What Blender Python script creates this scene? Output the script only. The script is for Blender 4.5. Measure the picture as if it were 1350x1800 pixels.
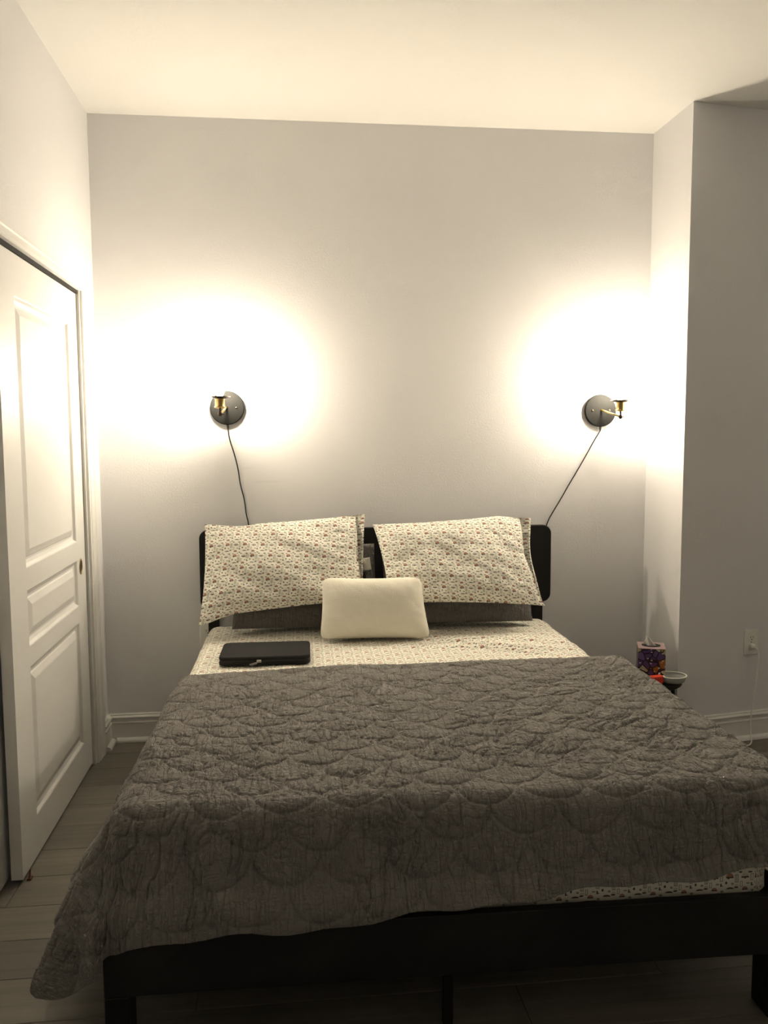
import bpy, bmesh, math
import numpy as np
from mathutils import Vector, Matrix

for o in list(bpy.data.objects):
    bpy.data.objects.remove(o, do_unlink=True)
SC = bpy.context.scene
COL = SC.collection
PI = math.pi

# ------------------------------------------------------------------ camera
F_PX, PITCH, YAW, ROLL = 1485.66, .0926, .1123, -.0047
CAM_POS = Vector((0, -4.0523, 1.46))
cd = bpy.data.cameras.new('camera')
cam = bpy.data.objects.new('camera', cd)
COL.objects.link(cam)
cd.sensor_fit = 'VERTICAL'
cd.sensor_height = 36
cd.lens = F_PX * 36 / 1800
cd.clip_start = .05
_F = Vector((math.sin(YAW) * math.cos(PITCH), math.cos(YAW) * math.cos(PITCH), -math.sin(PITCH)))
_R = Vector((math.cos(YAW), -math.sin(YAW), 0))
_U = _R.cross(_F)
_R2 = math.cos(ROLL) * _R + math.sin(ROLL) * _U
_U2 = -math.sin(ROLL) * _R + math.cos(ROLL) * _U
cam.matrix_world = Matrix.Translation(CAM_POS) @ Matrix((_R2, _U2, -_F)).transposed().to_4x4()
SC.camera = cam

# ------------------------------------------------------------------ world, exposure
w = bpy.data.worlds.new('world')
SC.world = w
w.use_nodes = True
w.node_tree.nodes['Background'].inputs[0].default_value = (.5, .55, .7, 1)
w.node_tree.nodes['Background'].inputs[1].default_value = .02
SC.view_settings.view_transform = 'Standard'
SC.view_settings.look = 'None'
SC.view_settings.gamma = 1
SC.view_settings.use_curve_mapping = False
SC.view_settings.exposure = 2.85
BULB_POWER = 76.0
FILL_POWER = 2.6  # strength of the added ceiling fill lamp
BULB_COLOR = (1.0, .87, .66)

# ------------------------------------------------------------------ node materials
class NB:
    """small helper that writes node trees"""
    def __init__(self, name):
        self.m = bpy.data.materials.new(name)
        self.m.use_nodes = True
        self.t = self.m.node_tree
        self.b = self.t.nodes['Principled BSDF']
    def n(self, typ, **kw):
        nd = self.t.nodes.new(typ)
        for k, v in kw.items():
            setattr(nd, k, v)
        return nd
    def put(self, sock, v):
        if hasattr(v, 'is_output') or isinstance(v, bpy.types.NodeSocket):
            self.t.links.new(v, sock)
        elif isinstance(v, (tuple, list)) and len(v) == 3 and sock.type == 'RGBA':
            sock.default_value = (*v, 1)
        else:
            sock.default_value = v
    def M(self, op, a, b=None, c=None, clamp=False):
        nd = self.n('ShaderNodeMath', operation=op, use_clamp=clamp)
        self.put(nd.inputs[0], a)
        if b is not None: self.put(nd.inputs[1], b)
        if c is not None: self.put(nd.inputs[2], c)
        return nd.outputs[0]
    def mix(self, f, a, b):
        nd = self.n('ShaderNodeMix', data_type='RGBA')
        self.put(nd.inputs[0], f); self.put(nd.inputs[6], a); self.put(nd.inputs[7], b)
        return nd.outputs[2]
    def noise(self, vec, scale, detail=3, rough=.5):
        nd = self.n('ShaderNodeTexNoise')
        if vec is not None: self.put(nd.inputs['Vector'], vec)
        nd.inputs['Scale'].default_value = scale
        nd.inputs['Detail'].default_value = detail
        nd.inputs['Roughness'].default_value = rough
        return nd.outputs['Fac']
    def coord(self, kind='Object'):
        return self.n('ShaderNodeTexCoord').outputs[kind]
    def mapping(self, vec, scale=(1, 1, 1)):
        nd = self.n('ShaderNodeMapping')
        self.put(nd.inputs['Vector'], vec)
        nd.inputs['Scale'].default_value = scale
        return nd.outputs[0]
    def ramp(self, f, stops):
        nd = self.n('ShaderNodeValToRGB')
        self.put(nd.inputs[0], f)
        e = nd.color_ramp.elements
        while len(e) < len(stops): e.new(.5)
        for i, (p, c) in enumerate(stops):
            e[i].position = p; e[i].color = (*c, 1)
        return nd.outputs[0]
    def bump(self, h, dist, strength=1.0):
        nd = self.n('ShaderNodeBump')
        self.put(nd.inputs['Height'], h)
        nd.inputs['Distance'].default_value = dist
        nd.inputs['Strength'].default_value = strength
        self.t.links.new(nd.outputs[0], self.b.inputs['Normal'])
    def set(self, color=None, rough=.5, metal=0, spec=.5):
        if color is not None: self.put(self.b.inputs['Base Color'], color)
        self.put(self.b.inputs['Roughness'], rough)
        self.put(self.b.inputs['Metallic'], metal)
        self.b.inputs['Specular IOR Level'].default_value = spec
        return self

def simple(name, color, rough=.5, metal=0, spec=.5, nscale=60, nd=.0, var=.06):
    q = NB(name)
    f = q.noise(q.coord(), nscale, 3)
    c2 = tuple(max(0, c * (1 - var * 2)) for c in color)
    q.set(q.mix(f, color, c2), rough, metal, spec)
    if nd: q.bump(f, nd)
    return q.m

def wall_paint():
    q = NB('wall_paint')
    co = q.n('ShaderNodeNewGeometry').outputs['Position']
    f = q.noise(co, 2.2, 4)
    fine = q.noise(co, 130, 3)
    c = q.mix(f, (.80, .795, .80), (.77, .765, .775))
    # dab of lighter filler low on the wall left of the bed, and a faint scraped line
    sep = q.n('ShaderNodeSeparateXYZ'); q.put(sep.inputs[0], co)
    def spot(cx, cz, rx, rz):
        dx = q.M('DIVIDE', q.M('SUBTRACT', sep.outputs[0], cx), rx)
        dz = q.M('DIVIDE', q.M('SUBTRACT', sep.outputs[2], cz), rz)
        d = q.M('SQRT', q.M('ADD', q.M('MULTIPLY', dx, dx), q.M('MULTIPLY', dz, dz)))
        d = q.M('ADD', d, q.M('MULTIPLY', q.M('SUBTRACT', q.noise(co, 45, 3), .5), 1.6))
        s = q.M('SUBTRACT', 1.0, d, clamp=True)
        near = q.M('GREATER_THAN', sep.outputs[1], -.05)
        return q.M('MULTIPLY', q.M('MULTIPLY', s, 1.6, clamp=True), near)
    a = spot(-.668, .521, .045, .018)
    b = spot(-.10, 1.235, .10, .006)
    e = spot(-.19, 1.30, .03, .006)
    c = q.mix(q.M('MULTIPLY', a, .75), c, (.80, .80, .80))
    c = q.mix(q.M('MULTIPLY', q.M('ADD', b, e, clamp=True), .5), c, (.70, .70, .70))
    q.set(c, .75, 0, .25)
    q.bump(fine, .0011, .6)
    return q.m

def ceiling_paint():
    q = NB('ceiling_paint')
    co = q.n('ShaderNodeNewGeometry').outputs['Position']
    q.set(q.mix(q.noise(co, 1.5, 3), (.86, .85, .82), (.83, .82, .79)), .9, 0, .1)
    q.bump(q.noise(co, 90, 3), .001, .5)
    return q.m

def floor_wood(i):
    q = NB('grey_wood_plank_%d' % i)
    co = q.coord('Object')
    rnd = q.n('ShaderNodeObjectInfo').outputs['Random']
    off = q.n('ShaderNodeCombineXYZ'); q.put(off.inputs[0], q.M('MULTIPLY', rnd, 37.0)); q.put(off.inputs[1], q.M('MULTIPLY', rnd, 11.0))
    ad = q.n('ShaderNodeVectorMath', operation='ADD'); q.put(ad.inputs[0], co); q.put(ad.inputs[1], off.outputs[0])
    g = q.noise(q.mapping(ad.outputs[0], (1.6, 34, 1)), 1.0, 6, .6)
    g2 = q.noise(q.mapping(ad.outputs[0], (2.0, 9, 1)), 1.0, 3, .5)
    c = q.ramp(g, [(.25, (.125, .112, .090)), (.5, (.185, .168, .138)), (.78, (.235, .215, .182))])
    c = q.mix(q.M('MULTIPLY', g2, .5), c, (.155, .138, .110))
    tone = q.M('ADD', q.M('MULTIPLY', rnd, .30), .85)
    hs = q.n('ShaderNodeHueSaturation'); q.put(hs.inputs['Color'], c); q.put(hs.inputs['Value'], tone)
    q.set(hs.outputs[0], .48, 0, .4)
    q.bump(g, .0007, .6)
    return q.m

def printed_cotton(name):
    """cream cotton printed with little mushroom caps, cactus bars and leaves"""
    q = NB(name)
    uv = q.coord('UV')
    sep = q.n('ShaderNodeSeparateXYZ'); q.put(sep.inputs[0], uv)
    TU, TV = .080, .055
    KS = 1.22
    v = q.M('DIVIDE', sep.outputs[1], TV)
    row = q.M('FLOOR', v)
    fy = q.M('MULTIPLY', q.M('SUBTRACT', v, row), TV)
    u = q.M('ADD', q.M('DIVIDE', sep.outputs[0], TU), q.M('MULTIPLY', row, .5))
    fx = q.M('MULTIPLY', q.M('FRACT', u), TU)
    def loc(cx, cy): return q.M('SUBTRACT', fx, cx * .001), q.M('SUBTRACT', fy, (cy - 5) * .00102)
    def ell(cx, cy, rx, ry):
        rx *= KS; ry *= KS
        dx, dy = loc(cx, cy)
        dx = q.M('DIVIDE', dx, rx * .001); dy = q.M('DIVIDE', dy, ry * .001)
        return q.M('LESS_THAN', q.M('ADD', q.M('MULTIPLY', dx, dx), q.M('MULTIPLY', dy, dy)), 1.0)
    def cap(cx, cy, rx, ry):
        dx, dy = loc(cx, cy)
        return q.M('MULTIPLY', ell(cx, cy, rx, ry), q.M('GREATER_THAN', dy, 0.0))
    def bar(cx, cy, rx, ry):
        rx *= KS; ry *= KS
        dx, dy = loc(cx, cy)
        return q.M('MULTIPLY', q.M('LESS_THAN', q.M('ABSOLUTE', dx), rx * .001), q.M('LESS_THAN', q.M('ABSOLUTE', dy), ry * .001))
    def mx(*a):
        r = a[0]
        for b in a[1:]: r = q.M('MAXIMUM', r, b)
        return r
    def ring(cx, cy, rx, ry, t):
        return q.M('SUBTRACT', bar(cx, cy, rx, ry), bar(cx, cy, rx - t, ry - t), clamp=True)
    red = mx(cap(13, 44, 8, 8.5), cap(53, 12, 6, 6))
    pale = mx(cap(53, 44, 7.5, 8), cap(31, 20, 5, 6))
    dark = mx(bar(13, 43.2, 8, 1.3), bar(9.5, 41, 2, 1.5), bar(53, 43, 8, 1.5), bar(53, 41.4, 2, 1.8), cap(14, 14, 8, 3.4), ell(41, 56, 3.6, 1.8),
              bar(70, 25, 1.5, 3.4), bar(71.5, 22.5, 3, 1.0), bar(53, 11.6, 6, 1.0), ell(30, 18, 4.6, 1.7), ell(66, 56, 4.6, 1.8), bar(24, 58, 3, 1.2), ell(3.5, 30, 2.2, 3.0))
    green = mx(ring(31, 40, 3.8, 8.5, 1.6), ring(71, 43, 3.4, 7.5, 1.5), ring(43, 26, 2.8, 6.0, 1.3), bar(31, 40, .7, 7), ell(20, 27, 3.0, 2.4), ell(61, 27, 4.0, 1.6), ell(73, 8, 3.4, 2.8), ell(4, 56, 3.2, 2.2))
    base = q.mix(q.noise(uv, 14, 3), (.93, .90, .79), (.90, .87, .76))
    c = q.mix(q.M('MULTIPLY', pale, .45), base, (.46, .42, .34))
    c = q.mix(q.M('MULTIPLY', red, .85), c, (.40, .15, .10))
    c = q.mix(q.M('MULTIPLY', green, .80), c, (.17, .18, .11))
    c = q.mix(q.M('MULTIPLY', dark, .92), c, (.035, .03, .03))
    q.set(c, .9, 0, .1)
    q.b.inputs['Sheen Weight'].default_value = .1
    q.bump(q.noise(uv, 900, 2), .0004, .4)
    return q.m

def quilt_cloth(name, col1, col2):
    q = NB(name)
    uv = q.coord('UV')
    f = q.noise(q.mapping(uv, (1, 1, 1)), 9, 4)
    weave = q.noise(q.mapping(uv, (300, 60, 1)), 1.0, 3)
    cr = q.noise(q.mapping(uv, (95, 26, 1)), 1.0, 4, .62)
    ln = q.noise(q.mapping(uv, (52, 9, 1)), 1.0, 2, .5)
    ridge = q.M('MINIMUM', q.M('MULTIPLY', q.M('ABSOLUTE', q.M('SUBTRACT', ln, .5)), 16.0), 1.0)
    ln2 = q.noise(q.mapping(uv, (14, 30, 1)), 1.0, 3, .6)
    ridge2 = q.M('MINIMUM', q.M('MULTIPLY', q.M('ABSOLUTE', q.M('SUBTRACT', ln2, .5)), 14.0), 1.0)
    q.set(q.mix(f, col1, col2), .92, 0, .12)
    q.b.inputs['Sheen Weight'].default_value = .15
    q.b.inputs['Sheen Roughness'].default_value = .6
    q.bump(q.M('ADD', q.M('ADD', q.M('MULTIPLY', weave, .2), q.M('MULTIPLY', cr, .6)), q.M('ADD', ridge, q.M('MULTIPLY', ridge2, .6))), .0034, .9)
    return q.m

def tissue_print():
    q = NB('tissue_box_print')
    co = q.coord('Object')
    v = q.n('ShaderNodeTexVoronoi'); q.put(v.inputs['Vector'], q.mapping(co, (34, 34, 30))); v.inputs['Scale'].default_value = 1
    e = q.n('ShaderNodeTexVoronoi', feature='DISTANCE_TO_EDGE'); q.put(e.inputs['Vector'], q.mapping(co, (34, 34, 30))); e.inputs['Scale'].default_value = 1
    h = q.n('ShaderNodeSeparateColor'); q.put(h.inputs[0], v.outputs['Color'])
    c = q.ramp(h.outputs[0], [(0, (.09, .05, .16)), (.34, (.14, .09, .22)), (.46, (.30, .34, .03)), (.60, (.10, .07, .18)), (.70, (.30, .11, .02)), (.84, (.42, .36, .22)), (.95, (.62, .56, .50))])
    c.node.color_ramp.interpolation = 'CONSTANT'
    c = q.mix(q.M('LESS_THAN', e.outputs['Distance'], .07), c, (.012, .006, .012))
    sp = q.n('ShaderNodeTexVoronoi'); q.put(sp.inputs['Vector'], q.mapping(co, (62, 62, 95))); sp.inputs['Scale'].default_value = 1
    hs = q.n('ShaderNodeSeparateColor'); q.put(hs.inputs[0], sp.outputs['Color'])
    c = q.mix(q.M('MULTIPLY', q.M('LESS_THAN', sp.outputs['Distance'], .27), q.M('GREATER_THAN', hs.outputs[0], .6)), c, (.62, .56, .56))
    q.set(c, .35, 0, .5)
    return q.m

M = {}
M['wall'] = wall_paint()
M['ceiling'] = ceiling_paint()
M['trim'] = simple('white_trim_paint', (.80, .79, .76), .42, 0, .45, 40, .0003, .02)
M['door'] = simple('white_door_paint', (.80, .79, .765), .45, 0, .4, 25, .0004, .02)
M['dark_gap'] = simple('closet_gap_shade', (.016, .015, .013), .9)  # painted shade: near-black for the unlit closet and door gaps
M['planks'] = floor_wood(0)
M['subfloor'] = simple('dark_subfloor', (.03, .027, .022), .9)
M['print'] = printed_cotton('mushroom_printed_cotton')
M['quilt'] = quilt_cloth('grey_matelasse', (.235, .220, .200), (.188, .176, .163))
M['sham'] = quilt_cloth('grey_matelasse_sham', (.180, .168, .157), (.145, .135, .127))
M['black_wood'] = simple('black_painted_wood', (.009, .0085, .008), .5, 0, .35, 35, .0004, .15)
M['ivory'] = simple('ivory_plush', (.90, .86, .74), .95, 0, .1, 220, .0009, .05)
M['neoprene'] = simple('black_neoprene', (.022, .021, .021), .85, 0, .25, 500, .0004, .15)
M['zip'] = simple('zip_metal', (.30, .29, .27), .35, .9)
M['zip_tape'] = simple('zip_tape', (.012, .012, .012), .6)
M['gunmetal'] = simple('brushed_gunmetal', (.011, .011, .0105), .75, .0, .06, 90, .0001, .08)
M['brass'] = simple('antique_brass', (.62, .44, .18), .28, 1, .5, 60, 0, .08)
M['bronze'] = simple('dark_bronze', (.07, .05, .035), .4, .8, .5, 60, 0, .1)
M['cord_black'] = simple('black_cord', (.01, .01, .01), .6)
M['plastic'] = simple('white_plastic', (.86, .85, .80), .4, 0, .5, 10, 0, .01)
M['slot'] = simple('dark_slot', (.01, .009, .008), .8)
M['insert'] = simple('pillow_ticking', (.55, .53, .48), .95)
M['tag'] = simple('satin_tag', (.62, .60, .55), .6, 0, .3, 200, .0002, .15)
M['red'] = simple('red_plastic', (.75, .05, .02), .35)
M['rust'] = simple('rust_brown_plastic', (.13, .035, .02), .6)
M['tissue'] = simple('tissue_paper', (.85, .83, .78), .95)
M['tissue_print'] = tissue_print()
M['pink_card'] = simple('pink_card', (.46, .33, .34), .5)
q = NB('clear_plastic'); q.set((.62, .64, .60), .15); q.b.inputs['Transmission Weight'].default_value = .35; q.b.inputs['IOR'].default_value = 1.35
M['clear'] = q.m
q = NB('lamp_bulb_glow'); q.set((1, .95, .85), .4)
q.b.inputs['Emission Color'].default_value = (*BULB_COLOR, 1)
q.b.inputs['Emission Strength'].default_value = BULB_POWER
M['bulb'] = q.m

# ------------------------------------------------------------------ object helpers
def link(name, me, mat=None, parent=None, loc=None):
    o = bpy.data.objects.new(name, me)
    COL.objects.link(o)
    if mat is not None: me.materials.append(mat)
    if parent is not None: o.parent = parent
    if loc is not None: o.location = loc
    return o
def tag(o, label=None, cat=None, group=None, kind=None):
    if label: o['label'] = label
    if cat: o['category'] = cat
    if group: o['group'] = group
    if kind: o['kind'] = kind
    return o
def empty(name, loc=(0, 0, 0)):
    o = bpy.data.objects.new(name, None); COL.objects.link(o); o.location = loc
    o.empty_display_size = .05
    return o
def sub(parent, p):   # world point to a child's local point (parents are only translated)
    return Vector(p) - parent.location
def from_bm(name, bm, mat, parent=None, smooth=False, loc=None):
    me = bpy.data.meshes.new(name)
    bm.normal_update()
    bm.to_mesh(me); bm.free()
    if smooth: me.shade_smooth()
    return link(name, me, mat, parent, loc)
def from_np(name, V, Fq, mat, parent=None, uv=None, smooth=True, loc=None):
    me = bpy.data.meshes.new(name)
    V = np.asarray(V, float); Fq = np.asarray(Fq, np.int32)
    me.vertices.add(len(V)); me.vertices.foreach_set('co', V.astype(np.float32).ravel())
    me.loops.add(Fq.size); me.loops.foreach_set('vertex_index', Fq.ravel())
    k = Fq.shape[1]
    me.polygons.add(len(Fq))
    me.polygons.foreach_set('loop_start', np.arange(len(Fq), dtype=np.int32) * k)
    me.update(calc_edges=True)
    if uv is not None:
        l = me.uv_layers.new(name='UVMap')
        l.data.foreach_set('uv', np.asarray(uv, np.float32)[Fq.ravel()].ravel())
    me.validate()
    if smooth: me.shade_smooth()
    return link(name, me, mat, parent, loc)
def add_box(bm, x0, x1, y0, y1, z0, z1, bev=0, seg=2, T=None):
    r = bmesh.ops.create_cube(bm, size=1)
    vs = r['verts']
    for v in vs:
        v.co = Vector(((x0 + x1) / 2 + v.co.x * (x1 - x0), (y0 + y1) / 2 + v.co.y * (y1 - y0), (z0 + z1) / 2 + v.co.z * (z1 - z0)))
        if T: v.co = T(v.co)
    if bev:
        es = list({e for v in vs for e in v.link_edges})
        bmesh.ops.bevel(bm, geom=es, offset=bev, segments=seg, affect='EDGES', profile=.5)
def box(name, mat, x0, x1, y0, y1, z0, z1, parent=None, bev=0, seg=2, T=None):
    bm = bmesh.new(); add_box(bm, x0, x1, y0, y1, z0, z1, bev, seg, T)
    return from_bm(name, bm, mat, parent)
def add_tube(bm, pts, r, n=10, caps=True):
    pts = [Vector(p) for p in pts]
    rs = r if isinstance(r, (list, tuple)) else [r] * len(pts)
    rings = []
    up = None
    for i, p in enumerate(pts):
        a = pts[max(i - 1, 0)]; b = pts[min(i + 1, len(pts) - 1)]
        d = (b - a).normalized()
        if up is None:
            up = d.orthogonal().normalized()
        else:
            up = (up - d * up.dot(d)).normalized()
        s = d.cross(up)
        rings.append([bm.verts.new(p + rs[i] * (math.cos(2 * PI * k / n) * up + math.sin(2 * PI * k / n) * s)) for k in range(n)])
    for A, B in zip(rings, rings[1:]):
        for k in range(n):
            bm.faces.new((A[k], A[(k + 1) % n], B[(k + 1) % n], B[k]))
    if caps:
        bm.faces.new(rings[0][::-1]); bm.faces.new(rings[-1])
    bmesh.ops.recalc_face_normals(bm, faces=bm.faces)
def tube(name, mat, pts, r, parent=None, n=10):
    bm = bmesh.new(); add_tube(bm, pts, r, n)
    return from_bm(name, bm, mat, parent, smooth=True)
def add_lathe(bm, prof, o, axis=(0, 0, 1), n=32):
    """profile of (radius, height) along an axis from origin o"""
    ax = Vector(axis).normalized(); e1 = ax.orthogonal().normalized(); e2 = ax.cross(e1); o = Vector(o)
    rings = []
    for r, h in prof:
        if r < 1e-6: rings.append([bm.verts.new(o + ax * h)])
        else: rings.append([bm.verts.new(o + ax * h + r * (math.cos(2 * PI * k / n) * e1 + math.sin(2 * PI * k / n) * e2)) for k in range(n)])
    for A, B in zip(rings, rings[1:]):
        for k in range(n):
            k2 = (k + 1) % n
            if len(A) == 1 and len(B) == 1: continue
            if len(A) == 1: bm.faces.new((A[0], B[k2], B[k]))
            elif len(B) == 1: bm.faces.new((A[k], A[k2], B[0]))
            else: bm.faces.new((A[k], A[k2], B[k2], B[k]))
    bmesh.ops.recalc_face_normals(bm, faces=bm.faces)
def lathe(name, mat, prof, o, axis=(0, 0, 1), parent=None, n=32, smooth=True):
    bm = bmesh.new(); add_lathe(bm, prof, o, axis, n)
    ob = from_bm(name, bm, mat, parent, smooth=smooth)
    if smooth: ob.data.set_sharp_from_angle(angle=math.radians(40))
    return ob
def rounded_plate(name, mat, x0, x1, z0, z1, y0, y1, r, parent=None, bev=.003, T=None, n=8):
    bm = bmesh.new()
    pts = []
    for cx, cz, a0 in ((x1 - r, z1 - r, 0), (x0 + r, z1 - r, 90), (x0 + r, z0 + r, 180), (x1 - r, z0 + r, 270)):
        for k in range(n + 1):
            a = math.radians(a0 + 90 * k / n)
            pts.append((cx + r * math.cos(a), cz + r * math.sin(a)))
    vs = [bm.verts.new((x, y0, z)) for x, z in pts]
    f = bm.faces.new(vs)
    ex = bmesh.ops.extrude_face_region(bm, geom=[f])
    for v in ex['geom']:
        if isinstance(v, bmesh.types.BMVert): v.co.y = y1
    bmesh.ops.recalc_face_normals(bm, faces=bm.faces)
    if bev:
        es = [e for e in bm.edges if len(e.link_faces) == 2 and any(len(ff.verts) > 6 for ff in e.link_faces)]
        bmesh.ops.bevel(bm, geom=es, offset=bev, segments=2, affect='EDGES', profile=.5)
    if T:
        for v in bm.verts: v.co = T(v.co)
    return from_bm(name, bm, mat, parent)
def extrude_profile(name, mat, prof, p0, p1, parent=None, out=(0, -1, 0), miter0=0, miter1=0):
    """profile of (out, z) swept from p0 to p1 along a wall; miter shifts the ends by out*miter"""
    bm = bmesh.new(); p0 = Vector(p0); p1 = Vector(p1); d = (p1 - p0).normalized(); o = Vector(out)
    A = [bm.verts.new(p0 + o * a + Vector((0, 0, z)) + d * a * miter0) for a, z in prof]
    B = [bm.verts.new(p1 + o * a + Vector((0, 0, z)) - d * a * miter1) for a, z in prof]
    n = len(prof)
    for k in range(n):
        bm.faces.new((A[k], A[(k + 1) % n], B[(k + 1) % n], B[k]))
    bm.faces.new(A[::-1]); bm.faces.new(B)
    bmesh.ops.recalc_face_normals(bm, faces=bm.faces)
    return from_bm(name, bm, mat, parent)

_rng = {}
def vnoise(x, y, seed=0):
    """smooth value noise in -1..1 on arrays"""
    if seed not in _rng: _rng[seed] = np.random.RandomState(seed).rand(256, 256) * 2 - 1
    g = _rng[seed]
    xi = np.floor(x).astype(int); yi = np.floor(y).astype(int)
    fx = x - xi; fy = y - yi
    fx = fx * fx * fx * (fx * (fx * 6 - 15) + 10); fy = fy * fy * fy * (fy * (fy * 6 - 15) + 10)
    a = g[xi % 256, yi % 256]; b = g[(xi + 1) % 256, yi % 256]; c = g[xi % 256, (yi + 1) % 256]; d = g[(xi + 1) % 256, (yi + 1) % 256]
    return (a * (1 - fx) + b * fx) * (1 - fy) + (c * (1 - fx) + d * fx) * fy
def fbm(x, y, seed=0, oc=3):
    s = 0; a = 1
    for i in range(oc):
        s = s + a * vnoise(x * 2 ** i, y * 2 ** i, seed + i); a *= .5
    return s
def grid_faces(nu, nv, off=0, flip=False):
    i, j = np.meshgrid(np.arange(nu - 1), np.arange(nv - 1), indexing='ij')
    a = (i * nv + j).ravel() + off
    f = np.stack([a, a + nv, a + nv + 1, a + 1], 1)
    return f[:, ::-1] if flip else f
def sstep(a, b, x):
    t = np.clip((x - a) / (b - a), 0, 1); return t * t * (3 - 2 * t)

# ------------------------------------------------------------------ the room
XL, XR, H = -.872, 1.775, 2.893
YFAR = -5.0
COLY = -.405                                   # front edge of the projecting wall
SL = .17                                       # how fast that wall falls back to the right
def yr(x): return COLY + (x - XR) * SL
XE = 3.9

def S(o): o['kind'] = 'structure'; return o
S(box('wall_back', M['wall'], XL - .15, XR + .1, 0, .12, -.02, H + .05))
bm = bmesh.new()
pts = [(XR, .12), (XR, COLY), (XE + .1, yr(XE + .1)), (XE + .1, yr(XE) + .6), (XR + .3, .2)]
va = [bm.verts.new((x, y, -.02)) for x, y in pts]; vb = [bm.verts.new((x, y, H + .05)) for x, y in pts]
n = len(pts)
for k in range(n): bm.faces.new((va[k], va[(k + 1) % n], vb[(k + 1) % n], vb[k]))
bm.faces.new(va[::-1]); bm.faces.new(vb)
bmesh.ops.recalc_face_normals(bm, faces=bm.faces)
S(from_bm('wall_right', bm, M['wall']))
S(box('wall_far_right', M['wall'], XE, XE + .12, YFAR, .6, -.02, H + .05))
S(box('wall_front', M['wall'], XL - .1, XE + .1, YFAR - .12, YFAR, -.02, H + .05))
# left wall with the closet opening
DY0, DY1, DZ = -2.36, -.272, 2.070
bm = bmesh.new()
add_box(bm, XL - .11, XL, DY1, .01, -.02, H + .05)
add_box(bm, XL - .11, XL, DY0, DY1, DZ, H + .05)
add_box(bm, XL - .11, XL, YFAR, DY0, -.02, H + .05)
S(from_bm('wall_left', bm, M['wall']))
S(box('wall_closet', M['dark_gap'], XL - .62, XL - .60, DY0 - .1, DY1 + .1, -.02, H))
S(box('ceiling', M['ceiling'], XL - .7, XE + .2, YFAR - .2, .9, H, H + .1))
fl = S(box('floor', M['subfloor'], XL - .7, XE + .2, YFAR - .2, .9, -.05, -.008))
# floor planks run parallel to the head wall
PW, PL = .182, 1.24
rnd = np.random.RandomState(4)
def plank_mesh(L):
    b = bmesh.new(); add_box(b, 0, L, 0, PW - .0016, -.008, 0, .0012, 1)
    me = bpy.data.meshes.new('plank'); b.to_mesh(me); b.free(); me.materials.append(M['planks']); return me
full = plank_mesh(PL - .0016)
row = 0; y = .02
x_end = XE
while y > -3.9:
    y -= PW
    x = XL - .11 - rnd.rand() * PL * .95 if row else XL - .2
    while x < 3.7:
        x0 = max(x, XL - .12)
        if x + PL - x0 > .06:
            me = full if x0 == x else plank_mesh(x + PL - x0 - .0016)
            o = bpy.data.objects.new('plank', me); COL.objects.link(o); o.parent = fl; o.location = (x0, y, 0)
        x += PL
    row += 1
box('plank_field', M['planks'], XL - .1, XE, YFAR, y - .001, -.008, 0, fl)['kind'] = 'stuff'

# baseboards with cap moulding and quarter round
BB = [(0, 0), (.014, 0), (.014, .088), (.0165, .091), (.0165, .094), (.0115, .098), (.0115, .112), (.0175, .116), (.0175, .120), (.009, .126), (.009, .131), (0, .134)]
BB = [(a * 1.25, z) for a, z in BB]
SH = [(.016, .001)] + [(.016 + .020 * math.sin(t), .001 + .020 * math.cos(t)) for t in np.linspace(PI / 2, 0, 6)]
S(extrude_profile('baseboard_back', M['trim'], BB, (XL, 0, 0), (XR, 0, 0), out=(0, -1, 0)))
bbk = bpy.data.objects['baseboard_back']
extrude_profile('shoe_moulding', M['trim'], SH, (XL + .042, 0, 0), (XR - .03, 0, 0), bbk, out=(0, -1, 0))
S(extrude_profile('baseboard_left', M['trim'], BB, (XL, -.152, 0), (XL, -.012, 0), out=(1, 0, 0)))
bbl = bpy.data.objects['baseboard_left']
extrude_profile('shoe_moulding', M['trim'], SH, (XL + .003, -.140, 0), (XL + .003, -.022, 0), bbl, out=(1, 0, 0))
S(extrude_profile('baseboard_left_near', M['trim'], BB, (XL, YFAR, 0), (XL, DY0 - .14, 0), out=(1, 0, 0)))
dr = Vector((1, SL, 0)).normalized(); nr = Vector((dr.y, -dr.x, 0))
p0 = Vector((XR, COLY, 0))
S(extrude_profile('baseboard_return', M['trim'], BB, (XR, 0, 0), (XR, COLY, 0), out=(-1, 0, 0), miter1=-1))
S(extrude_profile('baseboard_right', M['trim'], BB, p0, p0 + dr * 3.0, out=nr, miter0=-1))
bbr = bpy.data.objects['baseboard_right']
extrude_profile('shoe_moulding', M['trim'], SH, p0, p0 + dr * 3.0, bbr, out=nr, miter0=-1)

# ---- closet: casing, jamb, two sliding doors
CX = XL + .017
bm = bmesh.new()
def cas(bm, y0, y1, z0, z1):
    add_box(bm, XL - .001, XL + .012, y0, y1, z0, z1, .002)
CASP = [(0, 0), (.012, 0), (.012, .018), (.016, .024), (.016, .075), (.020, .085), (.020, .108), (.014, .118), (0, .118)]   # (out, across)
def casing_bar(horizontal, a0, a1, base, sgn, wscale=1.0):
    n = len(CASP)
    A, B = [], []
    for o_, c in CASP:
        c = c * wscale
        if horizontal:
            A.append(bm.verts.new((XL + o_, a0, base + sgn * c))); B.append(bm.verts.new((XL + o_, a1, base + sgn * c)))
        else:
            A.append(bm.verts.new((XL + o_, base + sgn * c, a0))); B.append(bm.verts.new((XL + o_, base + sgn * c, a1)))
    for k in range(n):
        bm.faces.new((A[k], A[(k + 1) % n], B[(k + 1) % n], B[k]))
    bm.faces.new(A); bm.faces.new(B[::-1])
casing_bar(False, 0, DZ, DY1, 1)
casing_bar(False, 0, DZ, DY0, -1)
casing_bar(True, DY0 - .118, DY1 + .118, DZ, 1, .38)
bmesh.ops.recalc_face_normals(bm, faces=bm.faces)
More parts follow.
